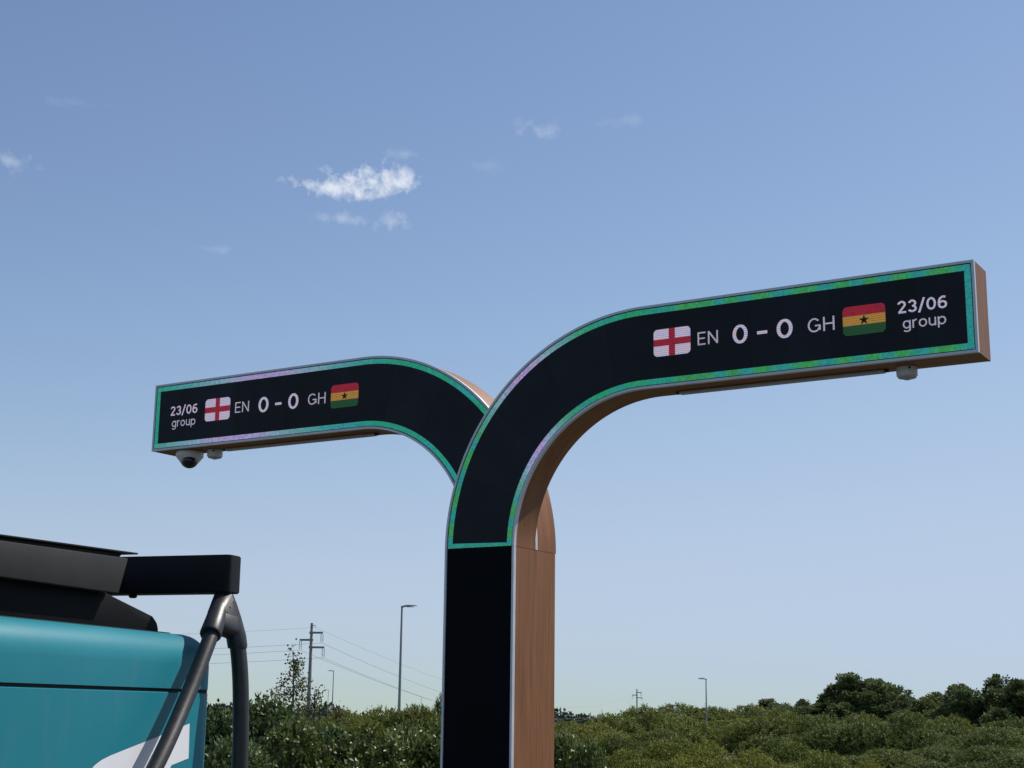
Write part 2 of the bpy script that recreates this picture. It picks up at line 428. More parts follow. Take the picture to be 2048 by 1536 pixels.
def build_arm(mir, y0, y1, right):
    arm = totem
    S_END = RO*math.pi/2 + LEN - CXU
    lip0 = y0 + LIP
    b = 0.0
    # aluminium frame: outer bar, inner bar, end bar
    sweep('frame_bar', 0, STRIP, y0, lip0, M['alu'], arm, mir)
    sweep('frame_bar', W-STRIP, W, y0, lip0, M['alu'], arm, mir)
    e0, e1 = (LEN-STRIP, LEN)
    zt, zb = Z0+RO-STRIP, Z0+RI+STRIP
    us = sorted(((W-e0), (W-e1))) if mir else (e0, e1)
    box_obj('frame_bar', us[0], us[1], y0+.0004, lip0, zb, zt, M['alu'], arm)
    # wood cladding: top, soffit, end, thin plates set 1.5 mm back from the lip
    sweep('outer_cladding', .0015, .014, lip0+.0008, y1, M['wood'], arm, mir, end=LEN-.0135)
    sweep('soffit_panel', W-.014, W-.0015, lip0+.0008, y1, M['wood'], arm, mir, end=LEN-.0135)
    us = sorted((W-(LEN-.012), W-(LEN-.001))) if mir else (LEN-.012, LEN-.001)
    bm = bmesh.new(); box(bm, us[0], us[1], lip0+.0008, y1, Z0+RI+.0005, Z0+RO-.0005)
    o = bm_obj('end_panel', bm, M['wood'], arm)
    ul = o.data.uv_layers.new(name='UVMap')
    for l in o.data.loops:
        v = o.data.vertices[l.vertex_index].co; ul.data[l.index].uv = (v.y + v.x, v.z)
    sweep('back_panel', .014, W-.014, y1-.016, y1-.004, M['core'], arm, mir, end=LEN-.013, smooth=False)
    # screen: LED modules side by side along the arm
    yb = y0 + LEDZ + .002
    s_lim = [0.0]
    while s_lim[-1] < S_END-STRIP-.3: s_lim.append(s_lim[-1] + .48)
    s_lim[-1] = S_END-STRIP
    screens = []
    for a, bb in zip(s_lim[:-1], s_lim[1:]):
        n = 12 if a < RO*math.pi/2 else 2
        verts, uvs, faces = [], [], []
        for i in range(n+1):
            s = a + .0006 + (bb-a-.0012)*i/n
            for off in (STRIP, W-STRIP):
                r = RO-off
                if s < RO*math.pi/2: th = s/RO; u, z = CXU-r*math.cos(th), Z0+r*math.sin(th)
                else: u, z = CXU+s-RO*math.pi/2, Z0+r
                for yy in (yb, yb+.02): verts.append((W-u if mir else u, yy, z)); uvs.append((u, z))
        for i in range(n):
            k = i*4
            for q in ((0, 2, 6, 4), (1, 5, 7, 3), (0, 4, 5, 1), (2, 3, 7, 6)): faces.append(tuple(k+j for j in q))
        faces += [(0, 1, 3, 2), (n*4, n*4+2, n*4+3, n*4+1)]
        o = mesh_obj('screen_module', verts, faces, M['screen'], arm, uvs)
        bm = bmesh.new(); bm.from_mesh(o.data); bmesh.ops.recalc_face_normals(bm, faces=bm.faces[:]); bm.to_mesh(o.data); bm.free()
        screens.append(o)
    # lit border
    verts, faces, colors = [], [], []
    oo = STRIP+GAP; y = y0+LEDZ
    s_start, s_end = .004, S_END-STRIP-GAP
    border_strip(verts, faces, colors, oo, oo+BORD, y, mir, right, 'outer', s_start, s_end)
    border_strip(verts, faces, colors, W-oo-BORD, W-oo, y, mir, right, 'inner', s_start, s_end)
    border_strip(verts, faces, colors, oo+BORD, W-oo-BORD, y, mir, right, 'end', s_start, s_start+BORD*.9, rows=40)
    border_strip(verts, faces, colors, oo+BORD, W-oo-BORD, y, mir, right, 'end', s_end-BORD, s_end, rows=40)
    bo = mesh_obj('lit_border', verts, faces, M['led'], arm, colors=colors)
    bo['label'] = 'glowing green and teal border of the screen with a lavender stretch'
    return screens

RIGHT = build_arm(False, 0.0, T1, True)
LEFT = build_arm(True, T1+.004, T2+.002, False)

# --- writing on the screens, drawn as strokes
def arc(cx, cy, rx, ry, a0, a1, n=18):
    return [(cx+rx*math.cos(R(a0+(a1-a0)*i/n)), cy+ry*math.sin(R(a0+(a1-a0)*i/n))) for i in range(n+1)]
def glyph(ch, t):
    """polylines of stroke centre lines for a glyph with cap height 1; returns (strokes, width)"""
    h = t/2; x = .70                                       # x: x-height
    lo, hi = h, 1-h
    if ch == '0':
        w = .66; return [arc(w/2, .5, w/2-h, .5-h, 0, 360, 36)], w
    if ch == '2':
        w = .60; r = .5*(w-t)
        return [arc(w/2, hi-r*.98, r, r*.98, 172, -38, 18) + [(h+.02, lo)], [(h-.02, lo), (w, lo)]], w
    if ch == '3':
        w = .62; ru, rl = .215, (1-t)/2-.215
        return [arc(w/2, hi-ru, w/2-h-.02, ru, 165, -90, 18), arc(w/2, lo+rl, w/2-h, rl, 90, -165, 20)], w
    if ch == '6':
        w = .63; r = .5*(w-t)
        return [arc(w/2, lo+r*1.03, r, r*1.03, 0, 360, 30), [(h, lo+r)] + arc(w*.62, .53, w*.62-h, hi-.53, 180, 62, 14)], w
    if ch == '/':
        return [[(.02, -.10), (.40, 1.06)]], .42
    if ch == '-':
        return [[(0, .5), (.5, .5)]], .5
    if ch == 'E':
        w = .56; return [[(h, 0), (h, 1)], [(h, hi), (w, hi)], [(h, .51), (w-.04, .51)], [(h, lo), (w, lo)]], w
    if ch == 'N':
        w = .70; return [[(h, 0), (h, 1)], [(h, 1-h*.6), (w-h, h*.6)], [(w-h, 0), (w-h, 1)]], w
    if ch == 'H':
        w = .68; return [[(h, 0), (h, 1)], [(h, .51), (w-h, .51)], [(w-h, 0), (w-h, 1)]], w
    if ch == 'G':
        w = .78; return [arc(w/2, .5, w/2-h, .5-h, 42, 338, 30), [(w*.55, .46), (w-h*.6, .46)], [(w-h, .50), (w-h, .12)]], w
    rr = (x-t)/2
    if ch == 'o':
        w = .64; return [arc(w/2, x/2, w/2-h, rr, 0, 360, 30)], w
    if ch == 'g':
        w = .62; return [arc(w/2, x/2, w/2-h, rr, 0, 360, 30), [(w-h, x), (w-h, -.06)] + arc(w/2, -.06, w/2-h, .18, 0, -150, 14)], w
    if ch == 'p':
        w = .64; return [arc(w/2, x/2, w/2-h, rr, 0, 360, 30), [(h, x), (h, -.24)]], w
    if ch == 'u':
        w = .56; return [[(h, x), (h, .25)] + arc(w/2, .25, w/2-h, .25-h, 180, 360, 14), [(w-h, x), (w-h, 0)]], w
    if ch == 'r':
        w = .36; return [[(h, 0), (h, x)], arc(w*.95, x-.25, w*.95-h, .25-h*.4, 178, 88, 10)], w
    return [], .3
def stroke_mesh(text, t, spacing):
    verts, faces = [], []; x0 = 0; lay = 0
    for ch in text:
        if ch == ' ': x0 += .32; continue
        strokes, w = glyph(ch, t)
        for pl in strokes:
            P = [Vector(p) for p in pl]; closed = (P[0]-P[-1]).length < 1e-6; n = len(P); b = len(verts); lay += 1
            for i in range(n):
                if closed: d = P[(i+1) % (n-1)] - P[(i-1) % (n-1)]
                else: d = P[min(i+1, n-1)] - P[max(i-1, 0)]
                d.normalize(); nn = Vector((-d.y, d.x))*t/2
                for q in (P[i]+nn, P[i]-nn): verts.append((q.x+x0, lay*1e-4, q.y))
            for i in range(n-1): faces.append((b+2*i, b+2*i+1, b+2*i+3, b+2*i+2))
        x0 += w + spacing
    return verts, faces
def put_text(parent, text, u0, u1, zb, cap, y, mat, t=.13, spacing=.12, name='lettering'):
    v, f = stroke_mesh(text, t, spacing)
    xs = [q[0] for q in v]; k = (u1-u0)/(max(xs)-min(xs)); m = min(xs)
    vv = [(u0+(q[0]-m)*k, y-q[1]*.3, zb+q[2]*cap) for q in v]
    return mesh_obj(name, vv, f, mat, parent)
def rrect(u0, u1, z0, z1, r, n=6):
    pts = []
    for cx, cz, a in ((u1-r, z1-r, 0), (u0+r, z1-r, 90), (u0+r, z0+r, 180), (u1-r, z0+r, 270)):
        pts += [(cx+r*math.cos(R(a+90*i/n)), cz+r*math.sin(R(a+90*i/n))) for i in range(n+1)]
    return pts
def clip_h(poly, zlo, zhi):
    def cut(P, f):
        out = []
        for a, b in zip(P, P[1:]+P[:1]):
            fa, fb = f(a), f(b)
            if fa >= 0: out.append(a)
            if (fa >= 0) != (fb >= 0):
                t = fa/(fa-fb); out.append((a[0]+(b[0]-a[0])*t, a[1]+(b[1]-a[1])*t))
        return out
    return cut(cut(poly, lambda p: p[1]-zlo), lambda p: zhi-p[1])
def flat(name, poly, y, mat, parent):
    return mesh_obj(name, [(p[0], y, p[1]) for p in poly], [tuple(range(len(poly)))], mat, parent)
def england(u0, u1, z0, z1, y, parent):
    o = flat('flag', rrect(u0, u1, z0, z1, .026), y, M['led_white'], parent); o['label'] = 'white flag with a red cross shown on the screen'
    cu, cz = (u0+u1)/2, (z0+z1)/2; hw = .0205
    P = [(cu-hw, z0), (cu+hw, z0), (cu+hw, cz-hw), (u1, cz-hw), (u1, cz+hw), (cu+hw, cz+hw), (cu+hw, z1), (cu-hw, z1), (cu-hw, cz+hw), (u0, cz+hw), (u0, cz-hw), (cu-hw, cz-hw)]
    flat('flag_cross', P, y-.0004, M['led_red'], o)
def ghana(u0, u1, z0, z1, y, parent):
    base = rrect(u0, u1, z0, z1, .026); h = (z1-z0)/3
    o = flat('flag', clip_h(base, z0+h, z0+2*h), y, M['led_yellow'], parent); o['label'] = 'red, yellow and green flag with a black star shown on the screen'
    flat('flag_stripe', clip_h(base, z0+2*h, z1), y, M['led_red'], o)
    flat('flag_stripe', clip_h(base, z0, z0+h), y, M['led_green'], o)
    cu, cz = (u0+u1)/2, (z0+z1)/2 - .002; S = []
    for i in range(10):
        r = .031 if i % 2 == 0 else .0125; a = R(90+36*i); S.append((cu+r*math.cos(a), cz+r*math.sin(a)))
    flat('flag_star', S, y-.0004, M['led_off'], o)
def nearest(screens, u):
    return min(screens, key=lambda o: abs(sum(v.co.x for v in o.data.vertices)/len(o.data.vertices) - u))
zz = lambda z: z + EYE
def score(screens, y, date, grp, ef, en, z1_, dash, z2_, gh, gf, dz=0):
    P = lambda u: nearest(screens, u)
    put_text(P(date[0]), '23/06', *date, zz(2.154+dz), .070, y, M['led_white'], .15, .13)
    put_text(P(grp[0]), 'group', *grp, zz(2.066+dz), .066, y, M['led_grey'], .115, .13)
    england(ef[0], ef[1], zz(2.078+dz), zz(2.243+dz), y, P(ef[0]))
    put_text(P(en[0]), 'EN', *en, zz(2.117+dz), .078, y, M['led_grey'], .105, .17)
    put_text(P(z1_[0]), '0', *z1_, zz(2.097+dz), .113, y, M['led_white'], .15)
    put_text(P(dash[0]), '-', *dash, zz(2.092+dz), .110, y, M['led_white'], .16)
    put_text(P(z2_[0]), '0', *z2_, zz(2.096+dz), .113, y, M['led_white'], .15)
    put_text(P(gh[0]), 'GH', *gh, zz(2.109+dz), .081, y, M['led_grey'], .105, .15)
    ghana(gf[0], gf[1], zz(2.064+dz), zz(2.229+dz), y, P(gf[0]))
score(RIGHT, LEDZ, (2.942, 3.212), (2.967, 3.203), (1.464, 1.704), (1.750, 1.879), (1.971, 2.064), (2.122, 2.184), (2.241, 2.337), (2.427, 2.583), (2.631, 2.873))
score(LEFT, T1+.004+LEDZ, (-2.690, -2.420), (-2.670, -2.434), (-2.342, -2.100), (-2.050, -1.918), (-1.828, -1.734), (-1.672, -1.614), (-1.552, -1.459), (-1.372, -1.215), (-1.168, -.928), dz=-.004)

# --- post below the joint
for (a, b) in ((0, STRIP), (W-STRIP, W)):
    box_obj('post_frame', a, b, 0, LIP, .05, Z0-.0015, M['alu'], totem)
box_obj('post_front_panel', STRIP+.0015, W-STRIP-.0015, .0075, .020, .05, Z0-.002, M['panel'], totem)
def wood_plate(name, x0, x1, y0, y1, z0, z1):
    o = box_obj(name, x0, x1, y0, y1, z0, z1, M['wood'], totem)
    ul = o.data.uv_layers.new(name='UVMap')
    for l in o.data.loops:
        v = o.data.vertices[l.vertex_index].co; ul.data[l.index].uv = (v.y + v.x*.3, v.z)
wood_plate('side_cladding', W-.014, W-.0015, LIP+.0008, T2-.008, .05, Z0-.0025)
wood_plate('side_cladding', .0015, .014, LIP+.0008, T2-.008, .05, Z0-.0025)
box_obj('back_panel', .0145, W-.0145, T2-.022, T2-.010, .05, Z0-.003, M['core'], totem)
box_obj('post_cap', .0145, W-.0145, LIP+.001, T2-.023, Z0-.03, Z0-.008, M['core'], totem)
box_obj('foot_plate', -.06, W+.06, -.06, T2+.06, .0045, .05, M['alu'], totem, .006)
# round field of fine speaker holes in the black panel
bm = bmesh.new()
for ring in range(1, 10):
    for k in range(ring*6):
        a = 2*math.pi*k/(ring*6); cu, cz, rr = W*.52, EYE-.10, ring*.0165
        c = Vector((cu+rr*math.cos(a), .0070, cz+rr*math.sin(a)))
        vs = [bm.verts.new(c + Vector((.0030*math.cos(2*math.pi*j/6), 0, .0030*math.sin(2*math.pi*j/6)))) for j in range(6)]
        bm.faces.new(vs)
tag(bm_obj('speaker_holes', bm, M['hole'], totem), kind='stuff')
# flat light strips under both arms
def strip_light(u0, u1, y):
    box_obj('strip_light', u0, u1, y-.022, y+.022, Z0+RI-.017, Z0+RI-.0005, M['grey_plastic'], totem, .004)
    for u in (u0-.012, u1+.012):
        box_obj('strip_light_cap', u-.011, u+.011, y-.014, y+.014, Z0+RI-.014, Z0+RI-.0005, M['core'], totem, .003)
strip_light(1.55, 2.80, .185)
strip_light(-2.27, -.90, .185+T1)

# --- devices hanging under the arms
def local_to_world(p):
    return totem.location + Matrix.Rotation(totem.rotation_euler.z, 3, 'Z') @ Vector(p)
def detector(u, y, label):
    e = empty('presence_detector', local_to_world((u, y, Z0+RI-.0005)), 0, label, 'sensor', 'round detectors under the screen arms')
    bm = bmesh.new(); lathe(bm, [(0, 0), (.056, 0), (.0575, -.006), (.0575, -.046), (.053, -.050), (0, -.050)])
    bm_obj('housing', bm, M['white_plastic'], e, 35)
    bm = bmesh.new(); lathe(bm, [(.0528, -.0495), (.050, -.058), (.036, -.062), (.020, -.063), (.016, -.069), (0, -.071)])
    bm_obj('lens', bm, M['grey_plastic'], e, 50)
    bm = bmesh.new(); box(bm, -.006, .006, -.0605, -.056, -.018, -.006); bm_obj('label_mark', bm, M['core'], e)
detector(2.925, .185, 'round white detector under the screen arm that ends in a bare wood end')
detector(-2.385, T1+.185, 'round white detector beside the dome camera under the screen arm')
def dome_camera(u, y):
    e = empty('dome_camera', local_to_world((u, y, Z0+RI-.0005)), 0, 'white dome security camera with a smoked black eyeball under the screen arm', 'camera')
    bm = bmesh.new(); lathe(bm, [(0, 0), (.098, 0), (.103, -.006), (.104, -.034), (.100, -.042), (.088, -.056), (.062, -.090), (.050, -.100), (.030, -.102), (0, -.102)], 40)
    bm_obj('housing', bm, M['white_plastic'], e, 40)
    bm = bmesh.new()
    to_cam = (Vector((0, 0, EYE)) - e.location); to_cam.z = 0; to_cam.normalize()
    prof = [(.0005, .058)] + [(.058*math.sin(R(a)), .058*math.cos(R(a))) for a in range(10, 180, 10)] + [(0, -.058)]
    lathe(bm, prof, 28, Matrix.Translation((to_cam.x*.036, to_cam.y*.036, -.074)))
    bm_obj('eyeball', bm, M['dome'], e, 80)
    bm = bmesh.new()
    tilt = Vector((to_cam.x*.75, to_cam.y*.75, -.62)).normalized()
    ring = [(.0575 if 0 else .060, -.004), (.064, 0), (.060, .005), (.0575, .002), (.060, -.004)]
    lathe(bm, ring, 28, Matrix.Translation(Vector((to_cam.x*.036, to_cam.y*.036, -.074)) + tilt*.006) @ tilt.to_track_quat('Z', 'Y').to_matrix().to_4x4())
    bm_obj('bezel', bm, M['white_plastic'], e, 60)
dome_camera(-2.605, T1+.150)

# ------------------------------------------------------------------ charging station
AL = R(18)
edge = at(412, 1370, 5.6)
charger = empty('charging_station', (edge.x, edge.y, 0), math.pi/2 - AL,
                'teal charging cabinet with black hood and boom arm carrying a thick cable', 'charger')
# local x: along the face, away from the camera; local y: into the cabinet
CB = .115
def rounded(z0, z1, cut_lo=None, cut_hi=None):
    bm = bmesh.new(); box(bm, -1.62, .10, 0, .80, z0, z1); bmesh.ops.recalc_face_normals(bm, faces=bm.faces[:])
    bevel_all(bm, CB, 10)
    for z, keep in ((cut_lo, 1), (cut_hi, -1)):
        if z is None: continue
        r = bmesh.ops.bisect_plane(bm, geom=bm.verts[:]+bm.edges[:]+bm.faces[:], plane_co=(0, 0, z), plane_no=(0, 0, -keep), clear_outer=True)
        ed = [e for e in r['geom_cut'] if isinstance(e, bmesh.types.BMEdge)]
        ex = bmesh.ops.extrude_edge_only(bm, edges=ed)      # turn the rim inwards, so the joint has depth
        vs = [v for v in ex['geom'] if isinstance(v, bmesh.types.BMVert)]
        for v in vs:
            v.co.x += .012*(1 if v.co.x < -.76 else -1); v.co.y += .012*(1 if v.co.y < .4 else -1); v.co.z += .005 if keep < 0 else 0
    return bm
SEAM = EYE+.0655
TOPZ = EYE+.268
o = bm_obj('upper_casing', rounded(SEAM-.4, TOPZ, SEAM+.004), M['teal'], charger, 30)
o = bm_obj('lower_casing', rounded(-.2, SEAM+.4, .12, SEAM-.011), M['teal'], charger, 30)
box_obj('seam_core', -1.56, .04, .016, .74, SEAM-.06, SEAM+.06, M['core'], charger)
box_obj('plinth', -1.58, .06, .03, .77, .0045, .13, M['core'], charger)
# white emblem on the face
lg = [(-.105, -.050), (-.184, -.066), (-.331, -.097), (-.490, -.128), (-.600, -.150), (-.650, -.163), (-.688, -.178), (-.715, -.196), (-.728, -.216), (-.727, -.238), (-.705, -.255),
      (-.590, -.262), (-.420, -.262), (-.335, -.300), (-.250, -.330), (-.230, -.260), (-.225, -.204), (-.215, -.192), (-.099, -.171)]
mesh_obj('emblem', [(x, -.0015, EYE+z) for x, z in lg], [tuple(range(len(lg)))], M['logo'], charger)
# pedestal between cabinet and hood, with a sloping end
def prism(name, prof, y0, y1, mat, parent, bev=.004):
    bm = bmesh.new(); n = len(prof)
    a = [bm.verts.new((x, y0, z)) for x, z in prof]; b = [bm.verts.new((x, y1, z)) for x, z in prof]
    bm.faces.new(a); bm.faces.new(b[::-1])
    for i in range(n): bm.faces.new((a[i], a[(i+1) % n], b[(i+1) % n], b[i]))
    bmesh.ops.recalc_face_normals(bm, faces=bm.faces[:])
    if bev: bevel_all(bm, bev, 2)
    return bm_obj(name, bm, mat, parent, 40)
E_ = EYE
prism('hood_pedestal', [(-1.5, E_+.274), (-.048, E_+.274), (-.048, E_+.288), (-.060, E_+.309), (-.093, E_+.331), (-.394, E_+.389), (-1.5, E_+.389)], .182, .66, M['pedestal'], charger, .005)
prism('pedestal_neck', [(-1.48, E_+.3895), (-.398, E_+.3895), (-.390, E_+.398), (-1.48, E_+.398)], .187, .64, M['black_rail'], charger, 0)
box_obj('gasket', -1.5, -.036, .140, .67, E_+.2675, E_+.2738, M['rubber'], charger)
box_obj('pedestal_foot', -.040, .000, .18, .24, E_+.2675, E_+.278, M['rubber'], charger, .003)
# hood rail: grey fascia with a slanting end
prism('hood_fascia', [(-1.55, E_+.389), (-.410, E_+.389), (-.364, E_+.514), (-1.55, E_+.487)], .130, .16, M['grey_rail'], charger, .003)
prism('hood_body', [(-1.54, E_+.3985), (-.40, E_+.3985), (-.355, E_+.508), (-1.54, E_+.481)], .1605, .74, M['black_rail'], charger, .003)
prism('roof_plate', [(-1.55, E_+.501), (-.262, E_+.538), (-.262, E_+.544), (-1.55, E_+.507)], .155, .80, M['black_rail'], charger, .0015)
prism('roof_spacer', [(-1.54, E_+.4815), (-.35, E_+.5085), (-.32, E_+.535), (-1.54, E_+.5005)], .185, .70, M['black_rail'], charger, 0)
# boom arm: a deep beam with a rounded nose, reaching out over the face from a pivot post
bm = bmesh.new()
X0, X1, YN = .05, .152, -.044                               # near side, far side, nose
rr = .022
prof = [(X0, .56)] + [(X0+rr-rr*math.cos(R(a)), YN+rr-rr*math.sin(R(a))) for a in range(0, 91, 15)] + \
       [(X1-rr+rr*math.sin(R(a)), YN+rr-rr*math.cos(R(a))) for a in range(0, 91, 15)] + [(X1, .56)]
lo = [bm.verts.new((x, y, E_+.426)) for x, y in prof]; hi = [bm.verts.new((x, y, E_+.567)) for x, y in prof]
bm.faces.new(lo); bm.faces.new(hi[::-1])
for i in range(len(prof)): bm.faces.new((lo[i], lo[(i+1) % len(prof)], hi[(i+1) % len(prof)], hi[i]))
bmesh.ops.recalc_face_normals(bm, faces=bm.faces[:])
bmesh.ops.bevel(bm, geom=[e for e in bm.edges if abs(e.verts[0].co.z-e.verts[1].co.z) < 1e-4], offset=.004, segments=2, affect='EDGES')
bm_obj('boom_arm', bm, M['black_rail'], charger, 40)
box_obj('boom_shadow_beam', .1655, .27, .055, .56, E_+.456, E_+.556, M['black_rail'], charger, .006)  # unseen beam added behind the boom to widen its shadow
box_obj('boom_socket', -.20, .049, .47, .56, E_+.43, E_+.505, M['black_rail'], charger, .004)
bm = bmesh.new(); tube(bm, [(-.17, .52, E_+.262), (-.17, .52, E_+.45)], .035, 18); bm_obj('pivot_post', bm, M['black_rail'], charger, 40)
bm = bmesh.new(); lathe(bm, [(0, 0), (.016, 0), (.016, -.010), (.010, -.014), (0, -.014)], 14, Matrix.Translation((.09, .385, E_+.4258)))
bm_obj('boom_bolt', bm, M['black_rail'], charger, 40)
# cable bracket: a moulded inverted Y; cable strands
def hp(s_, n, z): return Vector((s_, -n, E_+z))
bm = bmesh.new()
def blob(c, rx, n=14, rz=None):
    vs = []
    for i in range(7):
        a = math.pi*(i+.5)/7
        for k in range(n):
            b = 2*math.pi*k/n
            vs.append(bm.verts.new(c + Vector((rx*math.sin(a)*math.cos(b), rx*math.sin(a)*math.sin(b), (rz or rx)*math.cos(a)))))
    return vs
def hull(*blobs):
    vs = [v for b in blobs for v in b]
    r = bmesh.ops.convex_hull(bm, input=vs)
    bmesh.ops.delete(bm, geom=list({v for v in r['geom_interior'] if isinstance(v, bmesh.types.BMVert)}), context='VERTS')
def sleeve(a, b, r0, r1, r2):
    tube(bm, [a, a*.5+b*.5, a*.04+b*.96, b], [r0, r1, r2, r2*.93], 20)
hull(blob(hp(.088, .006, .418), .037, rz=.012), blob(hp(.000, .026, .335), .035), blob(hp(.097, .044, .318), .036))
hull(blob(hp(.000, .026, .335), .035), blob(hp(.097, .044, .318), .036), blob(hp(-.022, .034, .306), .034), blob(hp(.099, .052, .285), .036))
sleeve(hp(.035, .018, .365), hp(-.078, .050, .262), .034, .037, .040)
tube(bm, [hp(.088, .022, .385), hp(.094, .042, .325), hp(.100, .060, .262), hp(.101, .067, .228), hp(.101, .067, .222)], [.034, .036, .0375, .0365, .034], 20)
bm_obj('cable_bracket', bm, M['moulding'], charger, 65)
to_eye = Matrix.Rotation(-charger.rotation_euler.z, 3, 'Z') @ (Vector((0, 0, EYE)) - charger.location)
to_eye = (to_eye - Vector((.045, -.03, EYE+.355))).normalized()
face_rot = to_eye.to_track_quat('Z', 'Y').to_matrix().to_4x4()
bm = bmesh.new(); lathe(bm, [(.0060, -.006), (.0064, .0015), (.0100, .0022), (.0112, -.004)], 18, Matrix.Translation(hp(.052, .034, .348) + to_eye*.0405) @ face_rot)
bm_obj('screw_recess', bm, M['moulding'], charger, 40)
bm = bmesh.new(); lathe(bm, [(0, 0), (.0062, 0), (.0062, -.004)], 14, Matrix.Translation(hp(.052, .034, .348) + to_eye*.0395) @ face_rot)
bm_obj('bracket_screw', bm, M['hole'], charger, 40)
bm = bmesh.new(); box(bm, -.0022, .0022, -.012, .012, -.004, .0025)
bmesh.ops.transform(bm, matrix=Matrix.Translation(hp(.078, .036, .362) + to_eye*.0375) @ face_rot @ Matrix.Rotation(R(-12), 4, 'Z'), verts=bm.verts[:])
bm_obj('bracket_slot', bm, M['hole'], charger)
bm = bmesh.new()
tube(bm, smooth_path([hp(.03, .02, .36), hp(-.069, .05, .267), hp(-.261, .07, .03), hp(-.473, .09, -.192), hp(-.70, .08, -.42), hp(-.88, .0, -.60)], 10), .0275, 20)
bm_obj('cable', bm, M['rubber'], charger, 60)
bm = bmesh.new()
tube(bm, smooth_path([hp(.09, .025, .36), hp(.097, .052, .29), hp(.101, .070, .215), hp(.101, .086, .10), hp(.100, .096, -.05), hp(.10, .100, -.208), hp(.09, .105, -.55), hp(.03, .11, -.90), hp(-.12, .12, -1.05), hp(-.30, .11, -.95), hp(-.42, .05, -.75), hp(-.47, -.02, -.68)], 10), .030, 20)
bm_obj('cable', bm, M['rubber'], charger, 60)

# ------------------------------------------------------------------ power line
def power_pole(loc, h, rz, label, s=1.0):
    e = empty('power_pole', loc, rz, label, 'power pole', 'poles of the overhead line')
    bm = bmesh.new(); tube(bm, [(0, 0, 0), (0, 0, h*.5), (0, 0, h)], [.30*s, .235*s, .17*s], 14); bm_obj('mast', bm, M['concrete'], e, 50)
    tips = []
    for side, zf, ln in ((1, .09, 1.25), (-1, .158, 1.25), (1, .226, 1.45)):
        z = h*(1-zf); L = ln*s*1.25
        bm = bmesh.new(); box(bm, min(0, side*L), max(0, side*L), -.12*s, .12*s, z-.13*s, z+.13*s)
        box(bm, -.26*s, .26*s, -.24*s, .24*s, z-.14*s, z+.14*s)
        a = bm_obj('crossarm', bm, M['concrete'], e)
        for dx in (-.10, .10):
            bm = bmesh.new()
            prof = [(0, 0)]
            for k in range(6):
                zz_ = -.15*s - k*.17*s; prof += [(.025*s, zz_+.06*s), (.085*s, zz_), (.025*s, zz_-.05*s)]
            prof += [(.02*s, -1.22*s), (0, -1.24*s)]
            lathe(bm, prof, 8, Matrix.Translation((side*(L-.12*s)+dx*s*1.3, 0, z-.09*s)))
            bm_obj('insulator', bm, M['porcelain'], a, 40)
        tips.append(Vector((side*(L-.12*s), 0, z-1.36*s)))
    bm = bmesh.new(); tube(bm, [(0, 0, h-.35*s), (.45*s, 0, h-.30*s), (.52*s, 0, h-.55*s)], .05*s, 6); bm_obj('shield_hook', bm, M['steel'], e)
    tips.append(Vector((.52*s, 0, h-.6*s)))
    rot = Matrix.Rotation(rz, 3, 'Z')
    return [Vector(loc) + rot @ t for t in tips]
def ground_at(px, Y):
    p = at(px, 1430, Y); return (p.x, p.y, ground_z(Y))
def top_h(px, py, Y): return at(px, py, Y).z
p1 = ground_at(616.5, 205); p2 = ground_at(1274, 640); p0 = ground_at(-800, 215)
t0 = power_pole(p0, 15.4, R(0), 'concrete power pole out beyond the charging cabinet')
t1 = power_pole(p1, top_h(625, 1246, 205)-ground_z(205), R(-4), 'tall concrete power pole with three crossarms beside a thin young tree')
t2 = power_pole(p2, top_h(1276, 1378, 640)-ground_z(640), R(-4), 'distant power pole rising out of the scrub far behind the totem', 1.25)
def wire(a, b, sag, r, label):
    n = 40; bm = bmesh.new()
    tube(bm, [a.lerp(b, i/n) - Vector((0, 0, 4*sag*(i/n)*(1-i/n))) for i in range(n+1)], r, 4)
    tag(bm_obj('overhead_wire', bm, M['wire']), label, 'wire', 'wires of the overhead line')
for k in range(4):
    what = ('conductor wire hung from the upper crossarm', 'conductor wire hung from the opposite crossarm',
            'conductor wire hung from the lowest crossarm', 'thin shield wire from the very top of the pole')[k]
    nm, nm2 = what + ', running towards the charging cabinet', what + ', running behind the totem'
    wire(t0[k], t1[k], 2.0, .016 if k < 3 else .011, nm)
    wire(t1[k], t2[k], 9.5 if k < 3 else 8.5, .021 if k < 3 else .015, nm2)

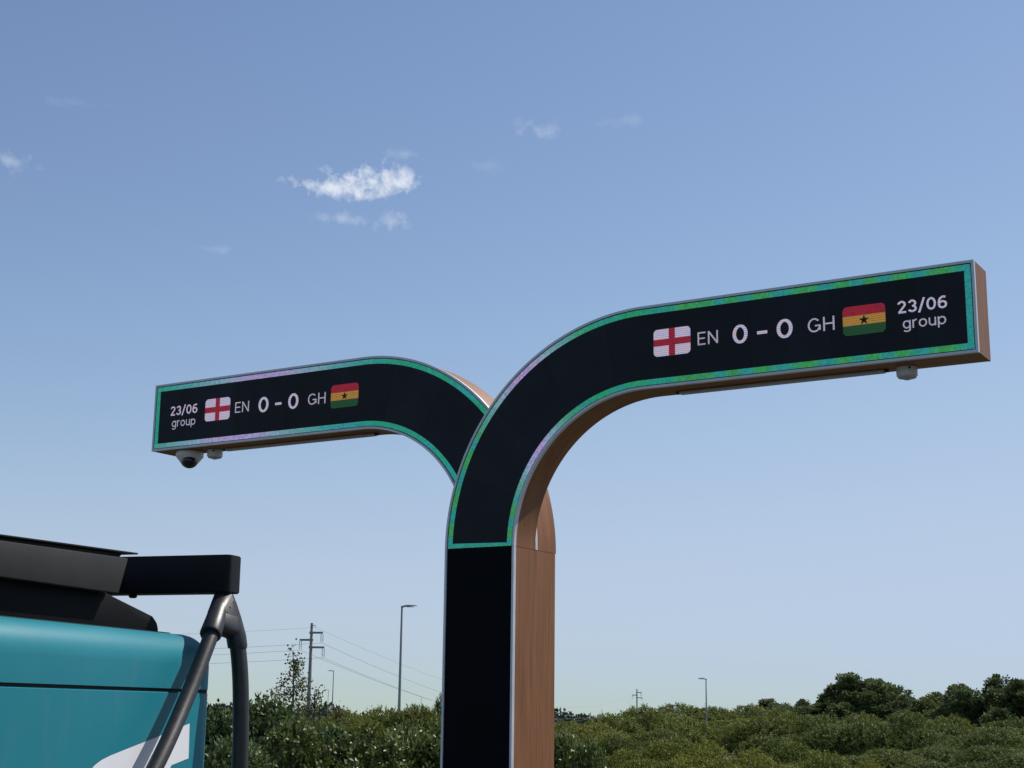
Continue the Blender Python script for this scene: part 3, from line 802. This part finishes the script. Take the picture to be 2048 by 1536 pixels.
# ------------------------------------------------------------------ street lamps
def street_lamp(px, py, Y, side, label, scale=1.0, heading=0):
    p = ground_at(px, Y); h = top_h(px, py, Y)-ground_z(Y)
    e = empty('street_lamp', p, heading, label, 'street lamp', 'street lamps along the far road')
    bm = bmesh.new(); tube(bm, [(0, 0, 0), (0, 0, 1.0), (0, 0, h)], [.105*scale, .095*scale, .055*scale], 12); bm_obj('lamp_post', bm, M['steel'], e, 40)
    bm = bmesh.new(); tube(bm, [(-side*.06, 0, h-.03), (side*.16, 0, h+.01)], [.075*scale, .05*scale], 10); bm_obj('lamp_collar', bm, M['steel'], e, 40)
    bm = bmesh.new()
    L = .92*scale
    sec = [(.10, .075, -.03, .055), (.30*L, .135, -.035, .075), (.75*L, .14, -.02, .05), (L, .10, -.005, .02)]
    rings = []
    for x, hw, zl, zh in sec:
        rings.append([bm.verts.new((side*x, y, h+.01+z+x*.05)) for y, z in ((-hw, zl), (hw, zl), (hw*.7, zh), (-hw*.7, zh))])
    for a, b in zip(rings[:-1], rings[1:]):
        for k in range(4): bm.faces.new((a[k], a[(k+1) % 4], b[(k+1) % 4], b[k]))
    bm.faces.new(rings[0]); bm.faces.new(rings[-1][::-1])
    hd = bm_obj('lamp_head', bm, M['steel'], e, 30)
    bm = bmesh.new(); box(bm, *sorted((side*.30, side*.8*L)), -.10, .10, h-.035, h-.020); bm_obj('lamp_glass', bm, M['grey_plastic'], hd)
    return e
street_lamp(798, 1213, 92, 1, 'tallest grey street lamp, its long flat head reaching towards the black post', 1.0)
street_lamp(664, 1342, 225, -1, 'slim grey street lamp just behind the power pole, taller of the two', 1.0)
street_lamp(655, 1380, 380, -1, 'smallest faraway street lamp beside the taller slim lamp', 1.0)
street_lamp(1413, 1358, 128, -1, 'lone street lamp standing in the willow scrub', .75)

# ------------------------------------------------------------------ vegetation
def leaf_material(name, dark, mid, light, trans=.28, rough=.5, spec=.12):
    m, nt, p = new_mat(name)
    a = nt.nodes.new('ShaderNodeAttribute'); a.attribute_name = 'tint'
    oi = nt.nodes.new('ShaderNodeObjectInfo')
    ad = nt.nodes.new('ShaderNodeMath'); ad.operation = 'MULTIPLY_ADD'; ad.inputs[1].default_value = .22; 
    nt.links.new(oi.outputs['Random'], ad.inputs[0]); nt.links.new(a.outputs['Fac'], ad.inputs[2])
    c = ramp(nt, ad.outputs[0], [(.08, dark), (.55, mid), (1.0, light)])
    wv = nt.nodes.new('ShaderNodeMath'); wv.operation = 'FRACT'
    w0 = nt.nodes.new('ShaderNodeMath'); w0.operation = 'MULTIPLY'; w0.inputs[1].default_value = 7.31; nt.links.new(oi.outputs['Random'], w0.inputs[0]); nt.links.new(w0.outputs[0], wv.inputs[0])
    hm = nt.nodes.new('ShaderNodeMix'); hm.data_type = 'RGBA'; hm.blend_type = 'MULTIPLY'; hm.inputs[0].default_value = 1.0
    nt.links.new(c, hm.inputs[6]); nt.links.new(ramp(nt, wv.outputs[0], [(.0, (.74, .84, .95, 1)), (.5, (.98, .98, .95, 1)), (1.0, (1.16, 1.06, .85, 1))]), hm.inputs[7])
    c = hm.outputs[2]
    nt.links.new(c, p.inputs['Base Color']); p.inputs['Roughness'].default_value = rough
    p.inputs['Specular IOR Level'].default_value = spec
    t = nt.nodes.new('ShaderNodeBsdfTranslucent'); nt.links.new(c, t.inputs[0])
    mx = nt.nodes.new('ShaderNodeMixShader'); mx.inputs[0].default_value = trans
    out = nt.nodes['Material Output']
    nt.links.new(p.outputs[0], mx.inputs[1]); nt.links.new(t.outputs[0], mx.inputs[2]); nt.links.new(mx.outputs[0], out.inputs[0])
    return m
LM = {
    'broad': leaf_material('broad_leaf', (.036, .064, .016, 1), (.092, .136, .036, 1), (.26, .29, .12, 1), .24, .42, .3),
    'willow': leaf_material('willow_leaf', (.066, .090, .018, 1), (.150, .176, .036, 1), (.265, .280, .072, 1), .28, .6, .18),
    'privet': leaf_material('privet_leaf', (.088, .110, .016, 1), (.190, .206, .032, 1), (.31, .315, .066, 1), .30, .55, .18),
    'oak': leaf_material('oak_leaf', (.050, .074, .026, 1), (.110, .146, .052, 1), (.185, .215, .088, 1), .28, .55, .18),
    'far': leaf_material('far_leaf', (.030, .050, .034, 1), (.045, .068, .046, 1), (.06, .085, .055, 1), .15, .7),
    'poplar': leaf_material('poplar_leaf', (.055, .075, .026, 1), (.115, .130, .050, 1), (.19, .19, .085, 1), .3, .5),
}
def leaves_mesh(name, base, dirs, length, width, tint, mat, rs, outward=None, loose=.6):
    """each leaf a folded rhombus; base, dirs, outward: (n,3)"""
    n = len(base)
    d = dirs/np.linalg.norm(dirs, axis=1, keepdims=True)
    rnd_ = rs.normal(size=(n, 3))
    if outward is not None: rnd_ = outward + rnd_*loose
    side = np.cross(d, rnd_); side /= np.linalg.norm(side, axis=1, keepdims=True)+1e-9
    nor = np.cross(side, d)
    L = (length*rs.uniform(.65, 1.25, n))[:, None]; Wd = (width*rs.uniform(.7, 1.25, n))[:, None]
    mid = base + d*L*.45
    v = np.stack([base, mid + side*Wd*.5 + nor*Wd*.12, base + d*L, mid - side*Wd*.5 + nor*Wd*.12], 1).reshape(-1, 3)
    me = bpy.data.meshes.new(name)
    me.vertices.add(4*n); me.vertices.foreach_set('co', v.astype(np.float32).ravel())
    q = np.arange(n)[:, None]*4
    tri = np.concatenate([q+np.array([0, 1, 2]), q+np.array([0, 2, 3])], 1).reshape(-1)
    me.loops.add(6*n); me.loops.foreach_set('vertex_index', tri.astype(np.int32))
    me.polygons.add(2*n); me.polygons.foreach_set('loop_start', (np.arange(2*n)*3).astype(np.int32))
    me.update(calc_edges=True)
    at_ = me.attributes.new('tint', 'FLOAT', 'POINT'); at_.data.foreach_set('value', np.repeat(tint, 4).astype(np.float32))
    me.materials.append(mat); me.validate()
    return me
def stems_mesh(name, segs, mat):
    bm = bmesh.new()
    for pts, r in segs: tube(bm, pts, r, 5)
    me = bpy.data.meshes.new(name); bm.to_mesh(me); bm.free(); me.materials.append(mat); return me
DIM = {'broad': (.95, 1.45), 'willow': (3.0, 2.3), 'privet': (1.4, 1.25)}
def make_shrub(seed, kind, shoots, per, shoot_len, leaf, upright=.45, lobes=11, lobe=(.26, .42), spike=.06):
    """mound of leafy shoots on rounded overlapping lobes"""
    rs = np.random.RandomState(seed); hw, h = DIM[kind]
    lob = []
    for i in range(lobes):
        a = rs.uniform(0, 2*math.pi); r_ = hw*math.sqrt(rs.uniform(.04, .60))
        x, y = r_*math.cos(a), r_*math.sin(a); r = hw*rs.uniform(*lobe)
        rv = min(r*rs.uniform(.75, .95), h*.62); top = h*(1-.50*(r_/hw)**1.4)*rs.uniform(.74, 1.0)
        lob.append((x, y, max(top-rv, rv*.35), r, rv))
    lob.append((0, 0, h*.97-hw*.34*.8, hw*.34, hw*.34*.8))
    Lb = np.array(lob); area = Lb[:, 3]*Lb[:, 4]; Lb = Lb[rs.choice(len(lob), shoots, p=area/area.sum())]
    u = rs.normal(size=(shoots, 3)); u[:, 2] = np.where(u[:, 2] < -.35, -u[:, 2], u[:, 2]); u /= np.linalg.norm(u, axis=1, keepdims=True)
    rad = np.where(rs.rand(shoots) < .22, rs.uniform(.45, .80, shoots), rs.uniform(.86, 1.0, shoots))
    base = Lb[:, :3] + u*np.stack([Lb[:, 3]*rad, Lb[:, 3]*rad, Lb[:, 4]*rad], 1)
    dirs = u*(1-upright) + np.array([0, 0, 1.0])*upright + rs.normal(size=(shoots, 3))*.25
    dirs /= np.linalg.norm(dirs, axis=1, keepdims=True)
    sp = (rs.rand(shoots) < spike) & (u[:, 2] > .25)
    dirs = np.where(sp[:, None], dirs*.35 + np.array([0, 0, .8]), dirs)
    sl = shoot_len*rs.uniform(.45, 1.15, shoots)*np.where(sp, 1.35, 1)
    tone = rs.normal(.40, .17, shoots) + np.where(sp, .12, 0)
    t = np.tile(np.linspace(.08, 1, per), shoots); idx = np.repeat(np.arange(shoots), per)
    p = base[idx] + dirs[idx]*(sl[idx]*t)[:, None] + rs.normal(size=(len(idx), 3))*shoot_len*.06
    out = rs.normal(size=(len(idx), 3)); out -= dirs[idx]*(out*dirs[idx]).sum(1, keepdims=True); out /= np.linalg.norm(out, axis=1, keepdims=True)
    ld = dirs[idx]*rs.uniform(.25, 1.0, len(idx))[:, None] + out*rs.uniform(.4, 1.0, len(idx))[:, None]
    tint = np.clip(tone[idx] + .18*(t-.5) + rs.normal(0, .11, len(idx)), 0, 1)
    keep = p[:, 2] > .0
    me = leaves_mesh(kind+'_foliage', p[keep], ld[keep], leaf[0], leaf[1], tint[keep], LM[kind], rs, u[idx][keep], .40)
    segs = []
    for l in lob:
        a = Vector((l[0]*.25, l[1]*.25, 0)); b = Vector((l[0], l[1], l[2]+.3*l[4])); m_ = (a+b)/2 + Vector((0, 0, .1*h))
        segs.append(([a, m_, b], [.03*h, .018*h, .007*h]))
    for i in range(26):
        l = lob[rs.randint(len(lob))]; v_ = rs.normal(size=3); v_[2] = abs(v_[2])+.5; v_ /= np.linalg.norm(v_)
        a = Vector((l[0], l[1], l[2]+.3*l[4])); b = Vector((l[0]+v_[0]*l[3]*1.08, l[1]+v_[1]*l[3]*1.08, l[2]+v_[2]*l[4]*1.12+.06*l[3]))
        segs.append(([a, (a+b)/2 + Vector(rs.normal(size=3)*.02), b], [.006*h, .004*h, .002*h]))
    return me, stems_mesh(kind+'_stems', segs, M['bark'])
def make_tree(seed, kind, hw, h, clumps, per, leaf, trunk=.28):
    """crown of leaf clumps round a forked trunk"""
    rs = np.random.RandomState(seed)
    big = []
    for i in range(20):
        a = rs.uniform(0, 2*math.pi); r = hw*rs.uniform(.0, .80); z = h*rs.uniform(.22, .84)
        big.append((r*math.cos(a), r*math.sin(a), z*(1-.25*(r/hw)), hw*rs.uniform(.14, .34)))
    big.append((.1*hw, 0, h*.86, hw*.2))
    B = np.array(big)[rs.randint(0, len(big), clumps)]
    u = rs.normal(size=(clumps, 3)); u /= np.linalg.norm(u, axis=1, keepdims=True)
    rad = rs.uniform(.55, 1.0, clumps)**.5
    c = B[:, :3] + u*(B[:, 3]*rad)[:, None]*np.array([1, 1, .85])
    c[:, 2] = np.clip(c[:, 2], h*.06, h*1.0)
    cs = hw*rs.uniform(.05, .10, clumps); tone = rs.normal(.42, .16, clumps)
    idx = np.repeat(np.arange(clumps), per)
    off = rs.normal(size=(len(idx), 3)); off /= np.linalg.norm(off, axis=1, keepdims=True)
    p = c[idx] + off*(cs[idx]*rs.uniform(.3, 1, len(idx)))[:, None]
    ld = off + u[idx]*.5 + np.array([0, 0, .35]) + rs.normal(size=(len(idx), 3))*.4
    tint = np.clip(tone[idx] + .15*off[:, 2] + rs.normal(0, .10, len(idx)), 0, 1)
    me = leaves_mesh(kind+'_crown', p, ld, leaf[0], leaf[1], tint, LM[kind], rs, off*.8 + u[idx]*.8, .5)
    segs = [([Vector((0, 0, 0)), Vector((.02*hw, 0, h*trunk)), Vector((0, .02*hw, h*.7))], [.04*h, .03*h, .008*h])]
    for b in big:
        segs.append(([Vector((0, 0, h*rs.uniform(.15, .4))), Vector((b[0]*.55, b[1]*.55, b[2]*.75)), Vector(b[:3])], [.02*h, .012*h, .005*h]))
    return me, stems_mesh(kind+'_trunk', segs, M['bark'])
def plant(name, meshes, part_names, loc, scale, rz, label, cat, group):
    e = empty(name, loc, rz, label, cat, group)
    for me, pn in zip(meshes, part_names):
        o = bpy.data.objects.new(pn, me); col.objects.link(o); o.parent = e; o.scale = scale
    return e

rnd = random.Random(21)
V = {}
V['broad'] = [make_shrub(i, 'broad', 1900, 8, .17, (.066, .038), .34, 9, (.24, .38), .05) for i in (1, 2, 3)]
V['willow'] = [make_shrub(10+i, 'willow', 5600, 9, .24, (.125, .042), .14, 7, (.32, .50), .03) for i in (1, 2, 3)]
V['privet'] = [make_shrub(20+i, 'privet', 4200, 8, .09, (.046, .026), .14, 7, (.32, .50), .03) for i in (1, 2, 3)]
V['oak'] = [make_tree(30+i, 'oak', .62, 1.0, 760, 34, (.034, .024)) for i in (1, 2, 3)]
SH = ('foliage', 'stems'); TR = ('crown', 'trunk')
def shrub(kind, px, ytop, Y, halfw, label, group):
    p = ground_at(px, Y); h = max(.5, top_h(px, ytop, Y) - p[2]); hw0, h0 = DIM[kind]
    plant({'broad': 'laurel_shrub', 'willow': 'willow_shrub', 'privet': 'privet_shrub'}[kind], rnd.choice(V[kind]), SH, p,
          (halfw/hw0, halfw/hw0*rnd.uniform(.75, .95), h/h0), rnd.uniform(0, 6.28), label, 'shrub', group)
def tree(kind, px, ytop, Y, halfw, label, group):
    p = ground_at(px, Y); h = top_h(px, ytop, Y) - p[2]; k = halfw/.62*1.5
    plant('oak_tree', V[kind][int(px) % 3], TR, p, (k, k*.9, h*1.03), rnd.uniform(0, 6.28), label, 'tree', group)

gA = 'leafy shrubs at the edge of the car park'
for px, yt, Y, hw, lb in (
        (428, 1440, 17, .95, 'broad leaved shrub growing right behind the hanging cable loop'),
        (528, 1416, 16.5, .95, 'tallest broad leaved shrub between the hanging cable and the young tree'),
        (596, 1462, 15, .7, 'low broad leaved shrub below the thin young tree'),
        (655, 1466, 16, .8, 'broad leaved shrub below the two slim distant lamps'),
        (745, 1474, 15, .85, 'broad leaved shrub just beside the foot of the tallest lamp'),
        (818, 1466, 17, .75, 'broad leaved shrub hiding the foot of the tallest lamp'),
        (870, 1474, 15.5, .75, 'broad leaved shrub pressed against the black post'),
        (480, 1500, 14, .75, 'lowest broad leaved shrub beside the teal cabinet'),
        (930, 1482, 15.5, .75, 'broad leaved shrub hidden behind the black post'),
        (1010, 1476, 16.5, .8, 'broad leaved shrub hidden behind the wood cladding of the post'),
        (330, 1450, 17, .9, 'broad leaved shrub hidden behind the teal cabinet'),
        (220, 1446, 17.5, .9, 'broad leaved shrub far behind the hood of the cabinet')):
    shrub('broad', px, yt, Y, hw, lb, gA)
for px, yt, Y, hw, lb in ((1128, 1484, 16, .55, 'narrow broad leaved shrub tucked against the wood side of the post'),
                          (1178, 1500, 15, .5, 'small glossy broad leaved shrub between the wood post and the low yellow green shrubs')):
    shrub('broad', px, yt, Y, hw, lb, gA)
gB = 'olive willow scrub behind the leafy shrubs'
for px, yt, Y, hw, lb in (
        (425, 1426, 46, 2.6, 'olive willow shrub seen between the cabinet and the cable'),
        (500, 1432, 50, 2.6, 'olive willow shrub behind the tallest broad leaved shrub'),
        (600, 1430, 46, 2.6, 'olive willow shrub round the trunk of the thin young tree'),
        (690, 1428, 48, 2.8, 'wide olive willow shrub in front of the two slim lamps'),
        (765, 1420, 44, 2.4, 'olive willow shrub on one side of the tallest lamp'),
        (838, 1416, 42, 2.2, 'olive willow shrub between the tallest lamp and the black post'),
        (650, 1446, 34, 1.8, 'small olive willow shrub in front of the wide one'),
        (735, 1446, 34, 1.8, 'small olive willow shrub in front of the tallest lamp'),
        (965, 1426, 48, 2.6, 'olive willow shrub hidden behind the black post'),
        (1050, 1434, 52, 2.6, 'olive willow shrub hidden behind the wood side of the post'),
        (330, 1428, 46, 2.6, 'olive willow shrub hidden behind the teal cabinet'),
        (890, 1392, 46, 1.2, 'tall narrow willow shrub half hidden by the black post')):
    shrub('willow', px, yt, Y, hw, lb, gB)
gC = 'willow scrub round the lone street lamp'
for px, yt, Y, hw, lb in (
        (1132, 1446, 58, 2.8, 'willow shrub beside the wood side of the post'),
        (1195, 1449, 62, 2.6, 'lowest willow shrub under the dip in the skyline'),
        (1285, 1416, 72, 3.6, 'willow shrub at the foot of the distant power pole'),
        (1355, 1410, 150, 7.5, 'willow shrub between the distant pole and the lone lamp'),
        (1425, 1416, 150, 7.0, 'willow shrub right behind the lone lamp'),
        (1500, 1412, 155, 7.0, 'willow shrub between the lone lamp and the first small oak'),
        (1575, 1414, 150, 6.5, 'willow shrub below the two small oaks'),
        (1480, 1440, 140, 6.5, 'broad willow mound next to the lone lamp'),
        (1560, 1424, 66, 3.6, 'broad willow mound below the small oaks'),
        (1235, 1472, 50, 2.0, 'small willow shrub in front of the skyline dip'),
        (1325, 1462, 52, 2.4, 'dark flanked willow mound behind the low yellow green shrubs')):
    shrub('willow', px, yt, Y, hw, lb, gC)
gD = 'willow scrub in front of the dark oaks'
for px, yt, Y, hw, lb in (
        (1640, 1434, 60, 3.2, 'yellowish willow mound below the edge of the tallest oak'),
        (1725, 1430, 62, 3.4, 'willow mound straight below the tallest oak'),
        (1815, 1426, 58, 3.4, 'willow mound below the gap in the oak row'),
        (1900, 1436, 60, 3.0, 'willow mound below the spiky topped trees'),
        (1985, 1458, 54, 2.8, 'lower willow mound next to the dark hollow under the spiky trees'),
        (2125, 1448, 60, 3.2, 'willow mound past the last spiky topped tree'),
        (2090, 1492, 44, 2.4, 'low willow mound past the dark hollow'),
        (2045, 1440, 62, 3.2, 'outermost willow mound under the spiky topped trees'),
        (1770, 1500, 44, 2.2, 'small dark sided willow mound in front of the row'),
        (1875, 1496, 46, 2.4, 'wide dark sided willow mound in front of the row'),
        (1975, 1494, 42, 2.4, 'lowest willow mound beyond the yellow green shrubs')):
    shrub('willow', px, yt, Y, hw, lb, gD)
gE = 'low yellow green shrubs'
for px, yt, Y, hw, lb in (
        (1250, 1500, 27, 1.2, 'low yellow green shrub next to the small glossy one'),
        (1330, 1484, 31, 1.5, 'low yellow green shrub below the dark flanked willow'),
        (1415, 1486, 30, 1.4, 'low yellow green shrub hiding the foot of the lone lamp'),
        (1500, 1502, 27, 1.2, 'low yellow green shrub beside the foot of the lone lamp'),
        (1585, 1484, 32, 1.4, 'tallest yellow green shrub standing apart in the hollow'),
        (1655, 1506, 28, 1.2, 'low yellow green shrub sloping down to the dark hollow'),
        (1735, 1522, 25, .9, 'outermost and smallest yellow green shrub'),
        (1440, 1520, 22, 1.0, 'foremost yellow green shrub in front of the lone lamp'),
        (1345, 1522, 22, 1.0, 'foremost yellow green shrub in front of the willow mounds')):
    shrub('privet', px, yt, Y, hw, lb, gE)
gF = 'dark oaks on the skyline'
for px, yt, Y, hw, lb in (
        (1706, 1347, 150, 3.6, 'tallest dark oak tree on the skyline'),
        (1760, 1358, 154, 2.9, 'dark oak tree joined to the side of the tallest oak'),
        (1535, 1398, 175, 3.2, 'small dark oak nearest the lone street lamp'),
        (1605, 1401, 170, 2.6, 'smallest dark oak with sky gaps on both sides'),
        (1655, 1386, 152, 3.0, 'dark oak leaning on the lamp side of the tallest oak'),
        (1815, 1394, 150, 3.2, 'low dark oak just past the joined pair'),
        (1872, 1388, 148, 3.4, 'dark oak in the middle of the low row'),
        (1930, 1372, 140, 3.2, 'dark oak rising towards the spiky topped trees'),
        (1992, 1354, 125, 3.0, 'dark spiky topped tree beside the rising oak'),
        (2045, 1360, 120, 3.2, 'outermost dark spiky topped tree'),
        (1790, 1402, 146, 3.0, 'squat dark oak filling the gap beside the joined pair'),
        (1845, 1398, 144, 3.2, 'squat dark oak filling the low row'),
        (1905, 1392, 138, 3.2, 'squat dark oak below the rising oak'),
        (1630, 1408, 150, 3.0, 'squat dark oak at the lamp end of the tallest oak')):
    tree('oak', px, yt, Y, hw, lb, gF)
# far-off wood along the horizon: reads as one dark mass
def far_wood():
    rs = np.random.RandomState(77); n = 5200
    az = rs.uniform(-.40, .40, n); Y = rs.uniform(540, 760, n)
    hh = 4.2 + 2.0*np.sin(az*37+1) + 1.5*np.sin(az*91) + rs.uniform(-.8, .8, n)
    c = np.stack([Y*np.tan(az), Y, np.array([ground_z(y) for y in Y]) + np.maximum(hh, 2)*rs.uniform(.0, 1, n)**.7], 1)
    idx = np.repeat(np.arange(n), 6); off = rs.normal(size=(len(idx), 3)); p = c[idx] + off*np.array([1.4, 1.4, .5])
    me = leaves_mesh('far_wood', p, off, 1.6, 1.1, np.clip(rs.normal(.4, .2, len(idx)), 0, 1), LM['far'], rs, off + np.array([0, 0, .4]), .5)
    o = bpy.data.objects.new('far_wood', me); col.objects.link(o)
    tag(o, 'far-off dark wood along the horizon', 'wood', kind='stuff')
far_wood()

# thin young poplar with ragged drooping clumps
def young_tree(px, ytop, Y, label, seed, spread, n):
    rs = np.random.RandomState(seed); p = ground_at(px, Y); h = top_h(px, ytop, Y) - p[2]
    cl, tn, segs = [], [], [([Vector((0, 0, 0)), Vector((.03, 0, h*.55)), Vector((.0, 0, h*.96))], [.05, .032, .008])]
    for i in range(n):
        z = h*(.34 + .64*(i+rs.rand())/n); k = (1-(z/h)**2.2)*spread + .10; s = rs.choice([-1, 1]); a = rs.uniform(-1, 1)
        tip = Vector((s*k*rs.uniform(.35, 1.0), a*k*.7, z + rs.uniform(-.05, .22)))
        segs.append(([Vector((0, 0, z-.22)), (Vector((0, 0, z-.1))+tip)/2 + Vector((0, 0, .10)), tip], [.014, .010, .004]))
        m = 62
        t = rs.uniform(.2, 1.1, m)[:, None]; b0 = np.array([0, 0, z-.15]); tp = np.array(tip)
        q = b0*(1-t) + tp*t + rs.normal(size=(m, 3))*np.array([.085, .085, .11]); q[:, 2] -= .05
        cl.append(q); tn.append(np.full(m, rs.normal(.4, .12)))
    q = np.concatenate(cl); d = rs.normal(size=q.shape)*.8 + np.array([0, 0, -.35])
    me = leaves_mesh('poplar_crown', q, d, .075, .055, np.clip(np.concatenate(tn)+rs.normal(0, .12, len(q)), 0, 1), LM['poplar'], rs)
    plant('young_poplar', (me, stems_mesh('poplar_trunk', segs, M['bark'])), TR, p, (1, 1, 1), 0, label, 'tree', 'thin young trees in the scrub')
young_tree(583, 1308, 42, 'thin young tree with ragged drooping clumps beside the power pole', 3, .75, 24)
young_tree(627, 1374, 40, 'short ragged sapling in front of the power pole', 8, .55, 10)
young_tree(672, 1402, 38, 'twiggy little sapling beside the two slim lamps', 9, .3, 6)
